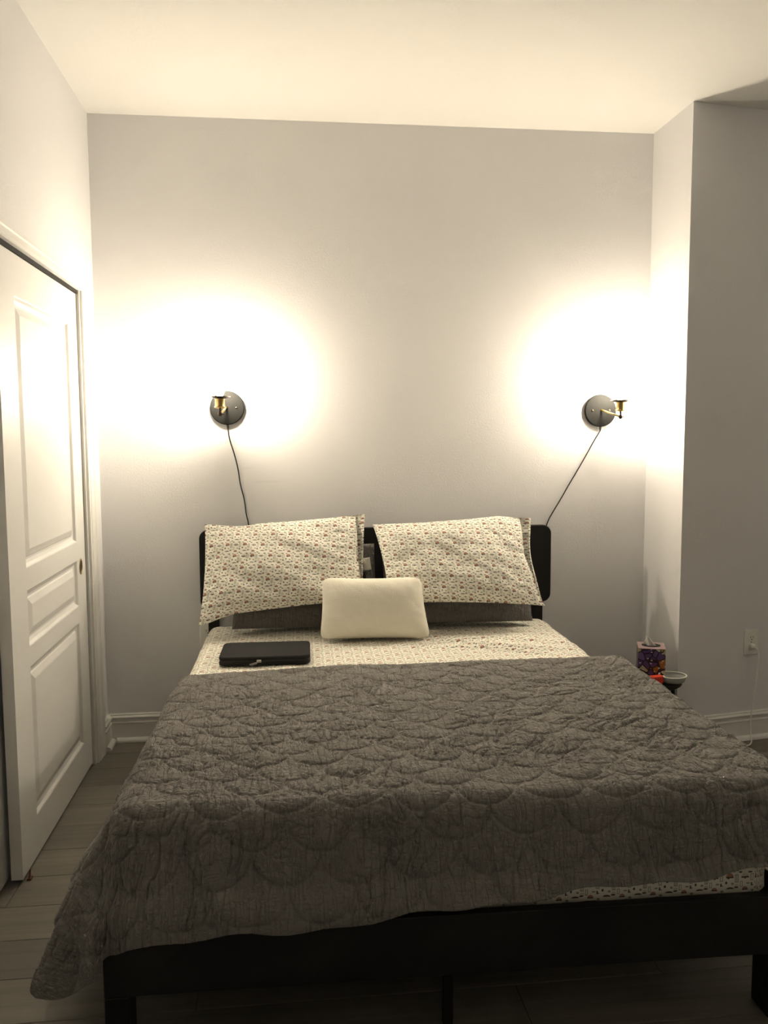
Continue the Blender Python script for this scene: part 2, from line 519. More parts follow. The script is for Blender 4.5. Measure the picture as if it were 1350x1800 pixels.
S(from_bm('trim_closet', bm, M['trim']))
bm = bmesh.new()
add_box(bm, XL - .11, XL + .002, DY1 - .016, DY1, 0, DZ)
add_box(bm, XL - .11, XL + .002, DY0, DY0 + .016, 0, DZ)
jamb = S(from_bm('trim_jamb', bm, M['trim']))
box('track_shade', M['dark_gap'], XL - .105, XL - .004, DY0 + .016, DY1 - .016, 2.0545, DZ - .001, jamb)  # dark block at the track, paints the shade above the doors
box('jamb_gap_shade', M['dark_gap'], XL - .045, XL - .016, -.297, DY1 - .0165, .004, 2.054, jamb)  # added dark strip, paints the shade between door edge and jamb

def panel_door(name, xf, y0, y1, z1, label=None):
    """moulded three-panel slab; front face at x = xf looking to +x"""
    th = .037
    d = bmesh.new()
    pan = [(y0 + .175, y1 - .135, 1.015, 1.915), (y0 + .175, y1 - .135, .745, .938), (y0 + .175, y1 - .135, .150, .676)]
    ys = [y0, pan[0][0], pan[0][1], y1]
    zs = [.012, .150, .676, .745, .938, 1.015, 1.915, z1]
    def vx(x, y, z): return d.verts.new((x, y, z))
    grid = {}
    for i, yy in enumerate(ys):
        for j, zz in enumerate(zs): grid[i, j] = vx(xf, yy, zz)
    for i in range(3):
        for j in range(7):
            if i == 1 and j in (1, 3, 5): continue
            d.faces.new((grid[i, j], grid[i + 1, j], grid[i + 1, j + 1], grid[i, j + 1]))
    bk = {(i, j): vx(xf - th, ys[i], zs[j]) for i in (0, 3) for j in (0, 7)}
    d.faces.new((bk[0, 0], bk[0, 7], bk[3, 7], bk[3, 0]))
    d.faces.new([grid[0, j] for j in range(8)] + [bk[0, 7], bk[0, 0]])
    d.faces.new([grid[3, j] for j in range(7, -1, -1)] + [bk[3, 0], bk[3, 7]])
    d.faces.new([grid[i, 7] for i in range(4)] + [bk[3, 7], bk[0, 7]])
    d.faces.new([grid[i, 0] for i in (3, 2, 1, 0)] + [bk[0, 0], bk[3, 0]])
    bmesh.ops.recalc_face_normals(d, faces=d.faces)
    door = S(from_bm(name, d, M['door']))
    for (a, b, c, e) in pan:
        p = bmesh.new()
        rings = []
        for ins, dep in ((0, 0), (.004, -.002), (.010, -.011), (.022, -.015), (.030, -.015), (.034, -.011), (.054, -.004), (.058, -.003)):
            rings.append([p.verts.new((xf + dep, yy, zz)) for yy, zz in ((a + ins, c + ins), (b - ins, c + ins), (b - ins, e - ins), (a + ins, e - ins))])
        for A, B in zip(rings, rings[1:]):
            for k in range(4): p.faces.new((A[k], A[(k + 1) % 4], B[(k + 1) % 4], B[k]))
        p.faces.new(rings[-1])
        bmesh.ops.recalc_face_normals(p, faces=p.faces)
        if sum(f.normal.x for f in p.faces) < 0: bmesh.ops.reverse_faces(p, faces=p.faces)
        from_bm('door_panel', p, M['door'], door)
    return door
XF = XL - .010
d1 = panel_door('door_1', XF, -1.295, -.298, 2.052)
d2 = panel_door('door_2', XF - .037 - .014, -2.33, -1.245, 2.052)
# recessed finger pull: brass oval cup
bm = bmesh.new()
add_lathe(bm, [(.0001, -.008), (.016, -.008), (.0195, 0), (.0195, .0015), (.025, .0015), (.026, 0)], (0, 0, 0), (1, 0, 0), 24)
for v in bm.verts:
    v.co.z *= 1.35; v.co = v.co + Vector((XF + .001, -.382, .905))
pull = from_bm('finger_pull', bm, M['brass'], d1, smooth=True)
pull['label'] = 'oval brass finger pull'
bm = bmesh.new()
add_lathe(bm, [(0, .0008), (.0175, .0008), (.0185, .0002), (0, 0)], (0, 0, 0), (1, 0, 0), 24)
for v in bm.verts:
    v.co.z *= 1.35; v.co = v.co + Vector((XF + .0014, -.382, .905))
from_bm('pull_recess', bm, M['bronze'], pull)
# floor guide under the near door corner
bm = bmesh.new()
add_box(bm, -.008, .006, -.012, .012, 0, .006, .001)
add_box(bm, -.003, .001, -.010, .008, .005, .030, .001)
for v in bm.verts:
    if v.co.z > .02: v.co.y = v.co.y * .3 + .004
g = from_bm('floor_guide', bm, M['rust'], None, loc=(XL + .004, -1.268, 0))
tag(g, 'small rust brown floor guide at the near bottom corner of the closet door', 'door guide')

# ------------------------------------------------------------------ wall outlets
def outlet(loc, u, nrm, label, group):
    """u: unit vector along the wall, nrm: out of the wall"""
    u = Vector(u); nv = Vector(nrm)
    def T(v): return u * v.x - nv * v.y + Vector((0, 0, v.z))
    root = empty('wall_outlet', loc)
    tag(root, label, 'outlet', group)
    rounded_plate('cover_plate', M['plastic'], -.037, .037, -.060, .060, 0, -.0055, .005, root, .0022, T)
    for zc in (.021, -.021):
        f = rounded_plate('receptacle', M['plastic'], -.0165, .0165, zc - .0145, zc + .0145, -.0050, -.0078, .008, root, .0008, T)
        bm = bmesh.new()
        add_box(bm, -.0078, -.0055, -.0084, -.0070, zc - .001, zc + .008)
        add_box(bm, .0055, .0078, -.0084, -.0070, zc - .001, zc + .008)
        add_box(bm, -.0025, .0025, -.0084, -.0070, zc - .010, zc - .0055)
        for v in bm.verts: v.co = T(v.co)
        from_bm('slots', bm, M['slot'], f)
    bm = bmesh.new()
    add_lathe(bm, [(.0032, 0), (.0032, .001), (.0, .0015)], (0, -.0055, 0), (0, -1, 0), 12)
    for v in bm.verts: v.co = T(v.co)
    from_bm('screw', bm, M['zip'], root)
    return root
ox = 2.165
oloc = Vector((ox, yr(ox), .468))
outlet(oloc, dr, nr, 'white wall outlet with a cable plugged in, right of the projecting wall corner', None)
outlet(Vector((-.395, 0, .50)), (1, 0, 0), (0, -1, 0), 'white wall outlet half hidden behind the left side of the bed head', None)

# plugged in white charging cable
ch = empty('charging_cable', oloc + nr * .009)
tag(ch, 'thin white cable plugged into the right wall outlet and hanging down to the floor', 'cable')
pb = bmesh.new()
pc = nr * .0005 + Vector((0, 0, -.018))
add_tube(pb, [pc, pc + nr * .004, pc + nr * .018, pc + nr * .022], [.011, .0135, .0125, .006], 16)
from_bm('plug', pb, M['plastic'], ch, smooth=True)
pa = pc + nr * .02
cp = [pa, pa + nr * .010 + dr * .010 + Vector((0, 0, -.010)), pa + nr * .012 + dr * .016 + Vector((0, 0, -.035)), pa + nr * .008 + dr * .018 + Vector((0, 0, -.075)),
      pa + nr * .010 + dr * .008 + Vector((0, 0, -.16)), pa + nr * .014 - dr * .012 + Vector((0, 0, -.26)), pa + nr * .020 - dr * .026 + Vector((0, 0, -.35)), pa + nr * .034 - dr * .034 + Vector((0, 0, -.41)),
      pa + nr * .06 - dr * .045 + Vector((0, 0, -.448)), Vector((2.060, -.455, .003)) - ch.location, Vector((1.98, -.56, .003)) - ch.location, Vector((1.88, -.60, .003)) - ch.location]
def smoothpts(p, it=2):
    p = [Vector(x) for x in p]
    for _ in range(it):
        qv = [p[0]]
        for a, b in zip(p, p[1:]): qv += [a * .75 + b * .25, a * .25 + b * .75]
        qv.append(p[-1]); p = qv
    return p
tube('cord', M['plastic'], smoothpts(cp), .0032, ch, 8)

# ------------------------------------------------------------------ wall sconces
def sconce(plate, joint, cordend, label, tilt=0):
    P = Vector(plate); J = Vector(joint)
    r = .079
    root = empty('wall_sconce', (P.x, 0, P.z))
    tag(root, label, 'wall lamp')
    o = lambda p: Vector(p) - root.location
    back = lathe('backplate', M['gunmetal'], [(0, 0), (r * .97, 0), (r, .004), (r, .017), (r - .003, .020), (r * .6, .0215), (0, .022)], o((P.x, 0, P.z)), (0, -1, 0), root, 64)
    for s in (-1, 1):
        b = bmesh.new(); add_lathe(b, [(.0055, 0), (.0055, .0015), (.0038, .004), (0, .005)], o((P.x + s * .043, -.0212, P.z)), (0, -1, 0), 16)
        from_bm('screw', b, M['bronze'], root, smooth=True)
    start = Vector((P.x, -.021, P.z + .004))
    b = bmesh.new()
    add_tube(b, [o(start), o(start.lerp(J, .06)), o(J)], [.0052, .0045, .0045], 14)
    from_bm('arm', b, M['brass'], root, smooth=True)
    # knuckle with wing screw
    b = bmesh.new(); add_lathe(b, [(0, -.011), (.008, -.008), (.011, 0), (.008, .008), (0, .011)], o(J), (0, 0, 1), 16)
    kn = from_bm('knuckle', b, M['bronze'], root, smooth=True)
    d = (J - start); d.z = 0; side = Vector((d.y, -d.x, 0)).normalized() * -1
    if side.x < 0: side = -side
    b = bmesh.new()
    add_tube(b, [o(J), o(J + side * .016)], .0022, 8)
    add_box(b, -.0015, .0015, -.003, .003, -.0075, .0075, .001, 2, lambda v: v + o(J + side * .019))
    from_bm('wing_screw', b, M['bronze'], kn)
    top = J + Vector((0, 0, .018))
    b = bmesh.new(); add_tube(b, [o(J + Vector((0, 0, .005))), o(top), o(top + Vector((0, 0, .008)))], [.0045, .0045, .007], 12)
    from_bm('stem', b, M['bronze'], root, smooth=True)
    # socket
    z0 = top + Vector((0, 0, .006))
    lathe('socket', M['brass'], [(0, 0), (.012, 0), (.024, .004), (.0255, .007), (.024, .010), (.0215, .012), (.0215, .040), (.023, .042), (.023, .046), (.0, .046)], o(z0), (0, 0, 1), root, 32)
    lathe('shade_ring', M['bronze'], [(.022, .044), (.034, .048), (.0375, .052), (.0375, .056), (.034, .0555), (.0215, .051)], o(z0), (0, 0, 1), root, 40)
    for k in range(3):
        b = bmesh.new()
        a = math.radians(20 + 120 * k); dv = Vector((math.cos(a), math.sin(a), 0))
        add_tube(b, [o(z0 + dv * .036 + Vector((0, 0, .053))), o(z0 + dv * .045 + Vector((0, 0, .053))), o(z0 + dv * .049 + Vector((0, 0, .053)))], [.0015, .0015, .0035], 8)
        from_bm('thumb_screw', b, M['bronze'], root)
    # glowing bulb
    bp = [(.013, .044), (.0135, .056), (.018, .070), (.028, .088), (.033, .106), (.033, .120), (.028, .136), (.018, .147), (.009, .151), (0, .152)]
    lathe('bulb', M['bulb'], bp, o(z0), (0, 0, 1), root, 24)
    # strain relief and cord
    lo = Vector((P.x + .002, -.011, P.z - r + .004))
    b = bmesh.new(); add_tube(b, [o(lo), o(lo + Vector((0, 0, -.012))), o(lo + Vector((0, .003, -.026)))], [.0055, .0052, .0036], 10)
    from_bm('strain_relief', b, M['cord_black'], root, smooth=True)
    E_ = Vector(cordend)
    st = lo + Vector((0, .003, -.024))
    mids = []
    for t, off in ((.1, -.004), (.25, .004), (.42, .007), (.58, 0), (.75, .005), (.9, -.003)):
        p = st.lerp(E_, t); p.y = -.006; p.x += off * tilt; mids.append(p)
    tail = [Vector((E_.x + (E_.x - st.x) * .15, -.010, E_.z - .15)), Vector((E_.x + (E_.x - st.x) * .2, -.010, .45))]
    tube('cord', M['cord_black'], [o(p) for p in smoothpts([st] + mids + [E_] + tail)], .0028, root, 8)
    return root
sconce((-.281, 0, 1.583), (-.303, -.150, 1.551), (-.192, -.006, 1.038), 'round dark grey wall lamp with brass socket and glowing bulb, beside the closet', 1)
sconce((1.529, 0, 1.567), (1.578, -.148, 1.534), (1.269, -.006, 1.019), 'round dark grey wall lamp with brass arm and glowing bulb, beside the projecting wall', .3)

# ------------------------------------------------------------------ the bed
BC = .425; BR = -.015
cb_, sb_ = math.cos(BR), math.sin(BR)
def bed(v):
    """bed-local (x from the bed's centre line, y from the wall) to world"""
    return Vector((BC + v[0] * cb_ - v[1] * sb_, v[0] * sb_ + v[1] * cb_, v[2]))
def bed_np(X, Y):
    return BC + X * cb_ - Y * sb_, X * sb_ + Y * cb_
br = empty('bed_frame', (0, 0, 0))
tag(br, 'black wooden platform bed frame with a rounded rectangular headboard panel', 'bed')
FW = .832
rounded_plate('headboard', M['black_wood'], -.846, .846, .634, 1.013, -.062, -.034, .042, br, .004, bed)
for s in (-1, 1):
    a, b_ = sorted((s * .765, s * .815))
    box('headboard_post', M['black_wood'], a, b_, -.034, -.008, 0, .90, br, .002, 1, bed)
RZ0, RZ1 = .170, .322
FY = -2.175
for s in (-1, 1):
    a, b_ = sorted((s * FW, s * (FW - .025)))
    box('side_rail', M['black_wood'], a, b_, FY + .03, -.034, RZ0, RZ1, br, .002, 1, bed)
box('foot_rail', M['black_wood'], -FW, FW, FY, FY + .025, RZ0, RZ1, br, .003, 2, bed)
box('head_rail', M['black_wood'], -FW + .025, FW - .025, -.075, -.050, RZ0, RZ1 - .02, br, .002, 1, bed)
for s in (-1, 1):
    a, b_ = sorted((s * FW, s * (FW - .056)))
    box('leg', M['black_wood'], a, b_, FY + .0255, FY + .080, 0, RZ1 - .02, br, .003, 2, bed)
    box('leg', M['black_wood'], a, b_, FY + .001, FY + .026, 0, RZ0 - .0005, br, .003, 2, bed)
    a, b_ = sorted((s * (FW - .026), s * (FW - .076)))
    box('leg', M['black_wood'], a, b_, -.16, -.11, 0, RZ1 - .02, br, .003, 2, bed)
for yy in (FY + .05, -1.2, -.3):
    box('centre_leg', M['black_wood'], -.033, -.010, yy, yy + .03, 0, .240, br, .001, 1, bed)
box('centre_beam', M['black_wood'], -.045, .005, FY + .03, -.09, .24, .275, br, .001, 1, bed)
for k in range(12):
    yy = -.12 - k * .172
    box('slat', M['black_wood'], -FW + .03, FW - .03, yy - .07, yy, .2755, .295, br, .001, 1, bed)

# --- draping: cloth coordinates (a across, b down the bed) onto a rounded box
def drape(a, b, W0, W1, B0, B1, top, r, phi):
    """core rectangle [W0,W1]x[B0,B1] at height top, edges roll over radius r then hang at angle phi"""
    da = np.where(a < W0, a - W0, np.where(a > W1, a - W1, 0.0))
    db = np.where(b < B0, b - B0, np.where(b > B1, b - B1, 0.0))
    rho = np.hypot(da, db) + 1e-9
    na, nb = da / rho, db / rho
    al = PI / 2 - phi
    t = np.minimum(rho, r * al); ex = np.maximum(rho - r * al, 0)
    g = r * np.sin(t / r) + ex * np.cos(al)
    h = r * (1 - np.cos(t / r)) + ex * np.sin(al)
    X = np.clip(a, W0, W1) + na * g
    Y = np.clip(b, B0, B1) + nb * g
    return X, -Y, top - h, na, nb, rho

def grid_normals(P):
    du = np.gradient(P, axis=0); dv = np.gradient(P, axis=1)
    N = np.cross(du, dv); N /= np.linalg.norm(N, axis=2, keepdims=True) + 1e-12
    return N

# --- fitted sheet over the mattress
MT, MW, MF = .568, .806, 2.125
nu, nv = 420, 420
drop = .262; rr = .05
arc = rr * PI / 2
aa = np.linspace(-(MW - rr) - arc - drop + rr, (MW - rr) + arc + drop - rr, nu)
bb = np.linspace(.085 + rr - arc - drop + rr, MF - rr + arc + drop - rr, nv)
A, B = np.meshgrid(aa, bb, indexing='ij')
dA = np.maximum(np.abs(A) - (MW - rr), 0); dB = np.maximum(B - (MF - rr), 0) + np.maximum(.085 + rr - B, 0)
tot = arc + drop - rr
rho_ = np.hypot(dA, dB); mxr = np.maximum(dA, dB)
sc = np.where(rho_ > 1e-6, mxr / np.maximum(rho_, 1e-6), 1.0)      # keeps the four corners at one hem height
A2 = np.where(np.abs(A) > MW - rr, np.sign(A) * ((MW - rr) + dA * sc), A)
B2 = np.where(B > MF - rr, (MF - rr) + dB * sc, np.where(B < .085 + rr, (.085 + rr) - dB * sc, B))
X, Y, Z, na, nb, rho = drape(A2, B2, -(MW - rr), MW - rr, .085 + rr, MF - rr, MT, rr, 0.0)
# creases, strongest near the right half of the pillow end
wgt = np.exp(-((A - .45) / .32) ** 2 - ((B - .62) / .20) ** 2)
dd = (B - .60) - .35 * (A - .4)
cre = .012 * np.exp(-((dd + .03 * np.sin(A * 9)) / .018) ** 2) * wgt + .011 * np.exp(-((dd - .09 - .02 * np.sin(A * 13)) / .016) ** 2) * wgt + .010 * np.exp(-((dd + .11 + .02 * np.cos(A * 11)) / .018) ** 2) * wgt
gen = .0022 * fbm(A * 7, B * 9, 5, 3) + .0012 * fbm(A * 24 + B * 8, B * 16, 9, 2)
flat = np.exp(-(rho / .02))
edge = 1 - sstep(.02, .10, rho)
P = np.stack(bed_np(X, Y) + (Z,), 2)
N = grid_normals(P); N = np.where(N[..., 2:3] < -.2, -N, N)
sgn = np.sign(N[nu // 2, nv // 2, 2])
P = P + N * sgn * (np.where(B < 1.0, cre * 1.5, cre * .3) + gen * .9)[..., None]
fx = P.reshape(-1, 3)
F = grid_faces(nu, nv, 0, sgn < 0)
sheet = from_np('fitted_sheet', fx, F, M['print'], uv=np.stack([A.ravel(), -B.ravel()], 1))
tag(sheet, 'cream fitted sheet with mushroom and cactus print stretched over the mattress', 'sheet')
# mattress under the sheet
bm = bmesh.new()
add_box(bm, -MW + .016, MW - .016, -MF + .016, -.101, .298, MT - .018, .035, 4, bed)
mt = from_bm('mattress', bm, M['insert'], None, smooth=True)
tag(mt, 'thick mattress inside the cream printed fitted sheet', 'mattress')

# --- the quilt
RQ = .060
W0, W1 = -(MW - .035), MW + .035
B1 = MF - .045
QT = MT + .022
nu, nv = 1001, 561
U, V = np.meshgrid(np.linspace(0, 1, nu), np.linspace(0, 1, nv), indexing='ij')
bm_ = .875 + 0 * U
def hem_head(a):   # where the head-side hem lies on the bed, by a
    return .930 + .060 * np.clip((-a) / .8, 0, 1.6) ** 1.5 - .025 * sstep(.3, 1.1, a) + .008 * np.sin(a * 9 + 1) + .03 * sstep(-.75, -1.1, a)
def hang_foot(a):
    base = .328 - .045 * sstep(-.9, .3, a) - .055 * np.clip((a + .2) / 1.1, 0, 1)
    return base + .006 * np.sin(a * 14) + .004 * np.sin(a * 31 + 2)
def hang_left(b):
    return .385 + .115 * sstep(1.0, 1.9, b) + .010 * np.sin(b * 12)
def hang_right(b):
    return .215 + .10 * sstep(.9, 2.0, b) + .008 * np.sin(b * 10)
Bg = .92 + V * (MF + .2 - .92)
for _ in range(3):
    amin = W0 - hang_left(Bg); amax = W1 + hang_right(Bg)
    Ag = amin + U * (amax - amin)
    Bmin = hem_head(Ag); Bmax = B1 + hang_foot(Ag)
    # rounded quilt corners
    rc = .13
    def corner(d):
        t = np.clip(1 - d / rc, 0, 1); return rc * (1 - np.sqrt(np.maximum(1 - t * t, 0)))
    Bmax = Bmax - corner((Ag - amin) * .42) * 1.9 - corner(amax - Ag)
    Bmin = Bmin + corner(Ag - amin) * .6 + corner(amax - Ag) * .6
    Bg = Bmin + V * (Bmax - Bmin)
phi_side_l, phi_side_r, phi_foot = math.radians(25), math.radians(34), math.radians(13)
_, _, _, na, nb, rho = drape(Ag, Bg, W0, W1, -1, B1, QT, RQ, 0.0)
wl = np.where(na < 0, np.abs(na), 0) ** 1.0; wr_ = np.where(na > 0, np.abs(na), 0)
th_ = np.arctan2(nb, np.abs(na) + 1e-9)
kk = 1 - .13 * np.sin(2 * th_) ** 2 * np.clip(rho / .55, 0, 1) ** 1.5 * (na < 0)
Ag_d, Bg_d = np.clip(Ag, W0, W1) + (Ag - np.clip(Ag, W0, W1)) * kk, np.minimum(Bg, B1) + np.maximum(Bg - B1, 0) * kk
phi = phi_foot * nb * nb + phi_side_l * wl ** 2 + phi_side_r * wr_ ** 2
phi = phi - .17 * (2 * wl * nb) ** 2
X, Y, Z, na, nb, rho = drape(Ag_d, Bg_d, W0, W1, -1, B1, QT, RQ, phi)
# folds in the hanging part
hang = sstep(.03, .30, rho)
ang = np.arctan2(nb, np.abs(na))
arcl = np.where(np.abs(na) > nb, Bg, Ag)
fold = .012 * np.sin(ang * 6.5 + .6) * np.sin(np.clip(2 * ang, 0, PI)) ** .5 * np.minimum(rho, .5) / .4
fold = fold + hang * (.016 * vnoise(Ag * 3.0 + 7, Bg * 3.4 + 3, 21) + .010 * vnoise(Ag * 8 + 1, Bg * 8, 22)) * (1 + 1.0 * (na < 0))
fold = fold * (1 - .75 * nb ** 2)
X = X + na * fold; Y = Y - nb * fold
low = 1 - sstep(.335, .42, Z)           # the hem hangs outside the frame rails
fy_ = FY - .024; fx_ = FW + .022
lY = low * (1 - sstep(FW - .01, FW + .06, np.abs(X))) * sstep(.2, .5, nb)
Y = np.where(nb > .2, np.minimum(Y, Y * (1 - lY) + fy_ * lY), Y)
lX = low * sstep(FY - .02, FY + .06, Y) * sstep(.2, .5, np.abs(na))
X = np.where((np.abs(na) > .2) & (np.abs(X) < fx_), X * (1 - lX) + np.sign(na) * fx_ * lX, X)
P = np.stack(bed_np(X, Y) + (np.maximum(Z, .012),), 2)
N = grid_normals(P); sg = np.sign(N[nu // 2, 40, 2]); N = N * sg
# macro lumps on top
top_w = 1 - sstep(.0, .12, rho)
lump = .007 * vnoise(Ag * 5.2, Bg * 5.0 + 2, 31) + .004 * vnoise(Ag * 11, Bg * 11, 32)
# quilting: fish-scale arcs, bellies toward the foot
R = .082
wa = Ag + .010 * vnoise(Ag * 9, Bg * 9, 41); wb = Bg + .010 * vnoise(Ag * 9, Bg * 9, 42)
dmin = np.full_like(Ag, 9.0)
j0 = np.floor(wb / R)
for dj in (0, -1):
    j = j0 + dj
    cbb = j * R
    offx = (np.mod(j, 2)) * R
    i = np.round((wa - offx) / (2 * R))
    ca = i * 2 * R + offx
    dist = np.abs(np.hypot(wa - ca, wb - cbb) - R)
    dist = np.where(wb >= cbb, dist, 9)
    dmin = np.minimum(dmin, dist)
groove = np.exp(-(dmin / .0042) ** 2)
puff = 1 - np.exp(-(dmin / .016) ** 2)
# gathered crinkles: run down the bed on the left and the foot, slant on the right
sh = -.75 * sstep(-.1, .75, Ag) * (1 - sstep(1.75, 2.15, Bg))
ca_ = Ag - sh * (Bg - 2.1)
w1 = vnoise(ca_ * 50 + 1.1 * vnoise(Ag * 14, Bg * 10, 51), Bg * 9, 52)
w2 = vnoise(ca_ * 90, Bg * 24 + 2 * vnoise(Ag * 18, Bg * 18, 53), 54)
w3 = vnoise(Ag * 30 + 3, Bg * 60 + 3 * vnoise(Ag * 16, Bg * 16, 55), 56)
def crease(wn, s): return np.exp(-np.abs(wn) / s)
cond = sstep(-.3, .5, vnoise(Ag * 6, Bg * 6, 57))
crk = -.0075 * crease(w1, .075) * (.35 + .85 * cond) - .0030 * crease(w2, .12) * (.6 + .4 * cond)
topside = 1 - sstep(.05, .25, rho)
crk = crk - topside * .0050 * crease(w3, .10) * (.4 + .6 * sstep(-.2, .5, vnoise(Ag * 5 + 9, Bg * 5, 58)))
disp = .0030 * puff - .0046 * groove + crk + lump * (.35 + .65 * top_w) + .0015 * w1
hemf = sstep(0, .02, V) * sstep(0, .012, 1 - V) * sstep(0, .01, U) * sstep(0, .01, 1 - U)
P = P + N * (disp * (.25 + .75 * hemf))[..., None]
# underside shell
und = P - N * .012
und[..., 2] = np.maximum(und[..., 2], .004)
uc = und[::4, ::4]; nu2, nv2 = uc.shape[:2]
rim = np.concatenate([np.arange(nv), np.arange(1, nu) * nv + nv - 1, (nu - 1) * nv + np.arange(nv - 2, -1, -1), np.arange(nu - 2, -1, -1) * nv])
rv = und.reshape(-1, 3)[rim]
n1 = nu * nv; n2 = nu2 * nv2
Vt = np.concatenate([P.reshape(-1, 3), uc.reshape(-1, 3), rv])
f1 = grid_faces(nu, nv, 0, sg < 0)
f2 = grid_faces(nu2, nv2, n1, sg > 0)
kx_ = np.arange(len(rim) - 1)
f3 = np.stack([rim[:-1], rim[1:], n1 + n2 + kx_ + 1, n1 + n2 + kx_], 1)
if sg < 0: f3 = f3[:, ::-1]
uvq = np.stack([Ag, Bg], 2)
quilt = from_np('quilt', Vt, np.concatenate([f1, f2, f3]), M['quilt'], uv=np.concatenate([uvq.reshape(-1, 2), uvq[::4, ::4].reshape(-1, 2), uvq.reshape(-1, 2)[rim]]))
tag(quilt, 'crinkled dark grey quilt with fish scale stitching spread over the foot of the bed', 'quilt')

# ------------------------------------------------------------------ pillows
def pillow_mesh(name, mat, cor, T, front, parent=None, bow=(.05, .06), p=2.6, q_=.55, seed=1, wr=.004, open_side=None, nu=120, nv=90,
                sag=0.0, extra=None, uvrot=0, quilted=False, back_ext=.016):
    """cor: BL, BR, TR, TL points of the seam plane; T: thickness; front: unit vector toward the viewer side"""
    cor = [np.array(c, float) for c in cor]; fr = np.array(front, float); fr /= np.linalg.norm(fr)
    s = np.linspace(-1, 1, nu); t = np.linspace(-1, 1, nv)
    s = np.sin(s * PI / 2 * .9) / math.sin(PI / 2 * .9); t = np.sin(t * PI / 2 * .9) / math.sin(PI / 2 * .9)
    Sg, Tg = np.meshgrid(s, t, indexing='ij')
    wdt = (np.linalg.norm(cor[1] - cor[0]) + np.linalg.norm(cor[2] - cor[3])) / 2
    hgt = (np.linalg.norm(cor[3] - cor[0]) + np.linalg.norm(cor[2] - cor[1])) / 2
    kx, ky = bow
    opn = open_side == 'right'
    kxs = np.where((Sg > 0) & opn, kx * .3, kx)
    s2 = Sg * (1 - kxs * (1 - Tg ** 2) * np.abs(Sg) ** 3)
    t2 = Tg * (1 - ky * (1 - Sg ** 2) * np.abs(Tg) ** 3)
    if extra is not None: s2, t2 = extra(s2, t2)
    def bil(a, b):
        a = (a + 1) / 2; b = (b + 1) / 2
        a = a[..., None]; b = b[..., None]
        return cor[0] * (1 - a) * (1 - b) + cor[1] * a * (1 - b) + cor[2] * a * b + cor[3] * (1 - a) * b
    def thick(Sg, Tg):
        es = 1 - np.abs(Sg) ** p
        if opn: es = np.where(Sg > 0, np.maximum(1 - np.abs(Sg) ** p, .04), es)
        et = 1 - np.abs(Tg) ** p
        return np.clip(es, 0, 1) ** q_ * np.clip(et, 0, 1) ** q_ * T / 2
    h = thick(Sg, Tg)
    env = np.clip((1 - np.abs(Sg) ** 4) * (1 - np.abs(Tg) ** 4), 0, 1)
    # wrinkles radiate from edges and corners
    ux, uy = Sg * wdt / 2, Tg * hgt / 2
    def wrink(sd):
        edge_s = sstep(.55, 1, np.abs(Sg)); edge_t = sstep(.5, 1, np.abs(Tg))
        w_ = vnoise(ux * 12, uy * 46, sd) * edge_s + vnoise(ux * 42, uy * 14, sd + 1) * edge_t
        g_ = fbm(ux * 8 + uy * 5, uy * 8, sd + 2, 3)
        dg = crease(vnoise(ux * 13 + uy * 9, uy * 11 - ux * 6, sd + 3), .1)
        return wr * (w_ * 1.2 + g_ * 1.1 - .35 * dg * (1 - .4 * edge_s))
    base = bil(s2, t2)
    bow3 = -sag * (1 - Sg ** 2)
    base[..., 2] += bow3
    pts_f = base + fr * (h + wrink(seed) * env ** .4 * (1 if not quilted else .5))[..., None]
    pts_b = base - fr * (h * (1.0 if not opn else 1.0) + wrink(seed + 7) * env ** .4 * .5)[..., None]
    if opn:   # the rear layer of the case runs on past the front hem
        dirx = (cor[1] - cor[0]) / np.linalg.norm(cor[1] - cor[0])
        pts_b = pts_b + dirx * (sstep(.7, 1, Sg) * back_ext * (.55 + .45 * Tg))[..., None]
        pts_f = pts_f + fr * (sstep(.8, 1, Sg) * .006 * np.sin(Tg * 7 + seed))[..., None]
    if quilted:
        R = .075
        dmin = np.full_like(ux, 9.0); wa, wb = ux, -uy
        j0 = np.floor(wb / R)
        for dj in (0, -1):
            j = j0 + dj; cbb = j * R; offx = np.mod(j, 2) * R
            ca = np.round((wa - offx) / (2 * R)) * 2 * R + offx
            dist = np.abs(np.hypot(wa - ca, wb - cbb) - R); dmin = np.minimum(dmin, np.where(wb >= cbb, dist, 9))
        dq = -.003 * np.exp(-(dmin / .005) ** 2) - .004 * crease(vnoise(ux * 34 + 1.5 * vnoise(ux * 12, uy * 12, 3), uy * 10, seed + 9), .14)
        pts_f = pts_f + fr * (dq * env ** .5)[..., None]
    nn = nu * nv
    Vv = np.concatenate([pts_f.reshape(-1, 3), pts_b.reshape(-1, 3)])
    # orientation
    nrm = np.cross(pts_f[nu // 2 + 1, nv // 2] - pts_f[nu // 2, nv // 2], pts_f[nu // 2, nv // 2 + 1] - pts_f[nu // 2, nv // 2])
    fl_ = np.dot(nrm, fr) < 0
    fs = [grid_faces(nu, nv, 0, fl_), grid_faces(nu, nv, nn, not fl_)]
    idx = np.arange(nn).reshape(nu, nv)
    def strip(r):
        a, b = r[:-1], r[1:]
        return np.stack([a, b, b + nn, a + nn], 1)
    fs.append(strip(idx[:, 0])[:, ::-1] if not fl_ else strip(idx[:, 0]))
    fs.append(strip(idx[:, -1]) if not fl_ else strip(idx[:, -1])[:, ::-1])
    fs.append(strip(idx[0, :]) if not fl_ else strip(idx[0, :])[:, ::-1])
    if not opn: fs.append(strip(idx[-1, :])[:, ::-1] if not fl_ else strip(idx[-1, :]))
    uv = np.stack([ux.ravel(), uy.ravel()], 1)
    if uvrot:
        c_, s_ = math.cos(uvrot), math.sin(uvrot); uv = uv @ np.array([[c_, s_], [-s_, c_]])
    off = np.array([seed * .013, seed * .021])
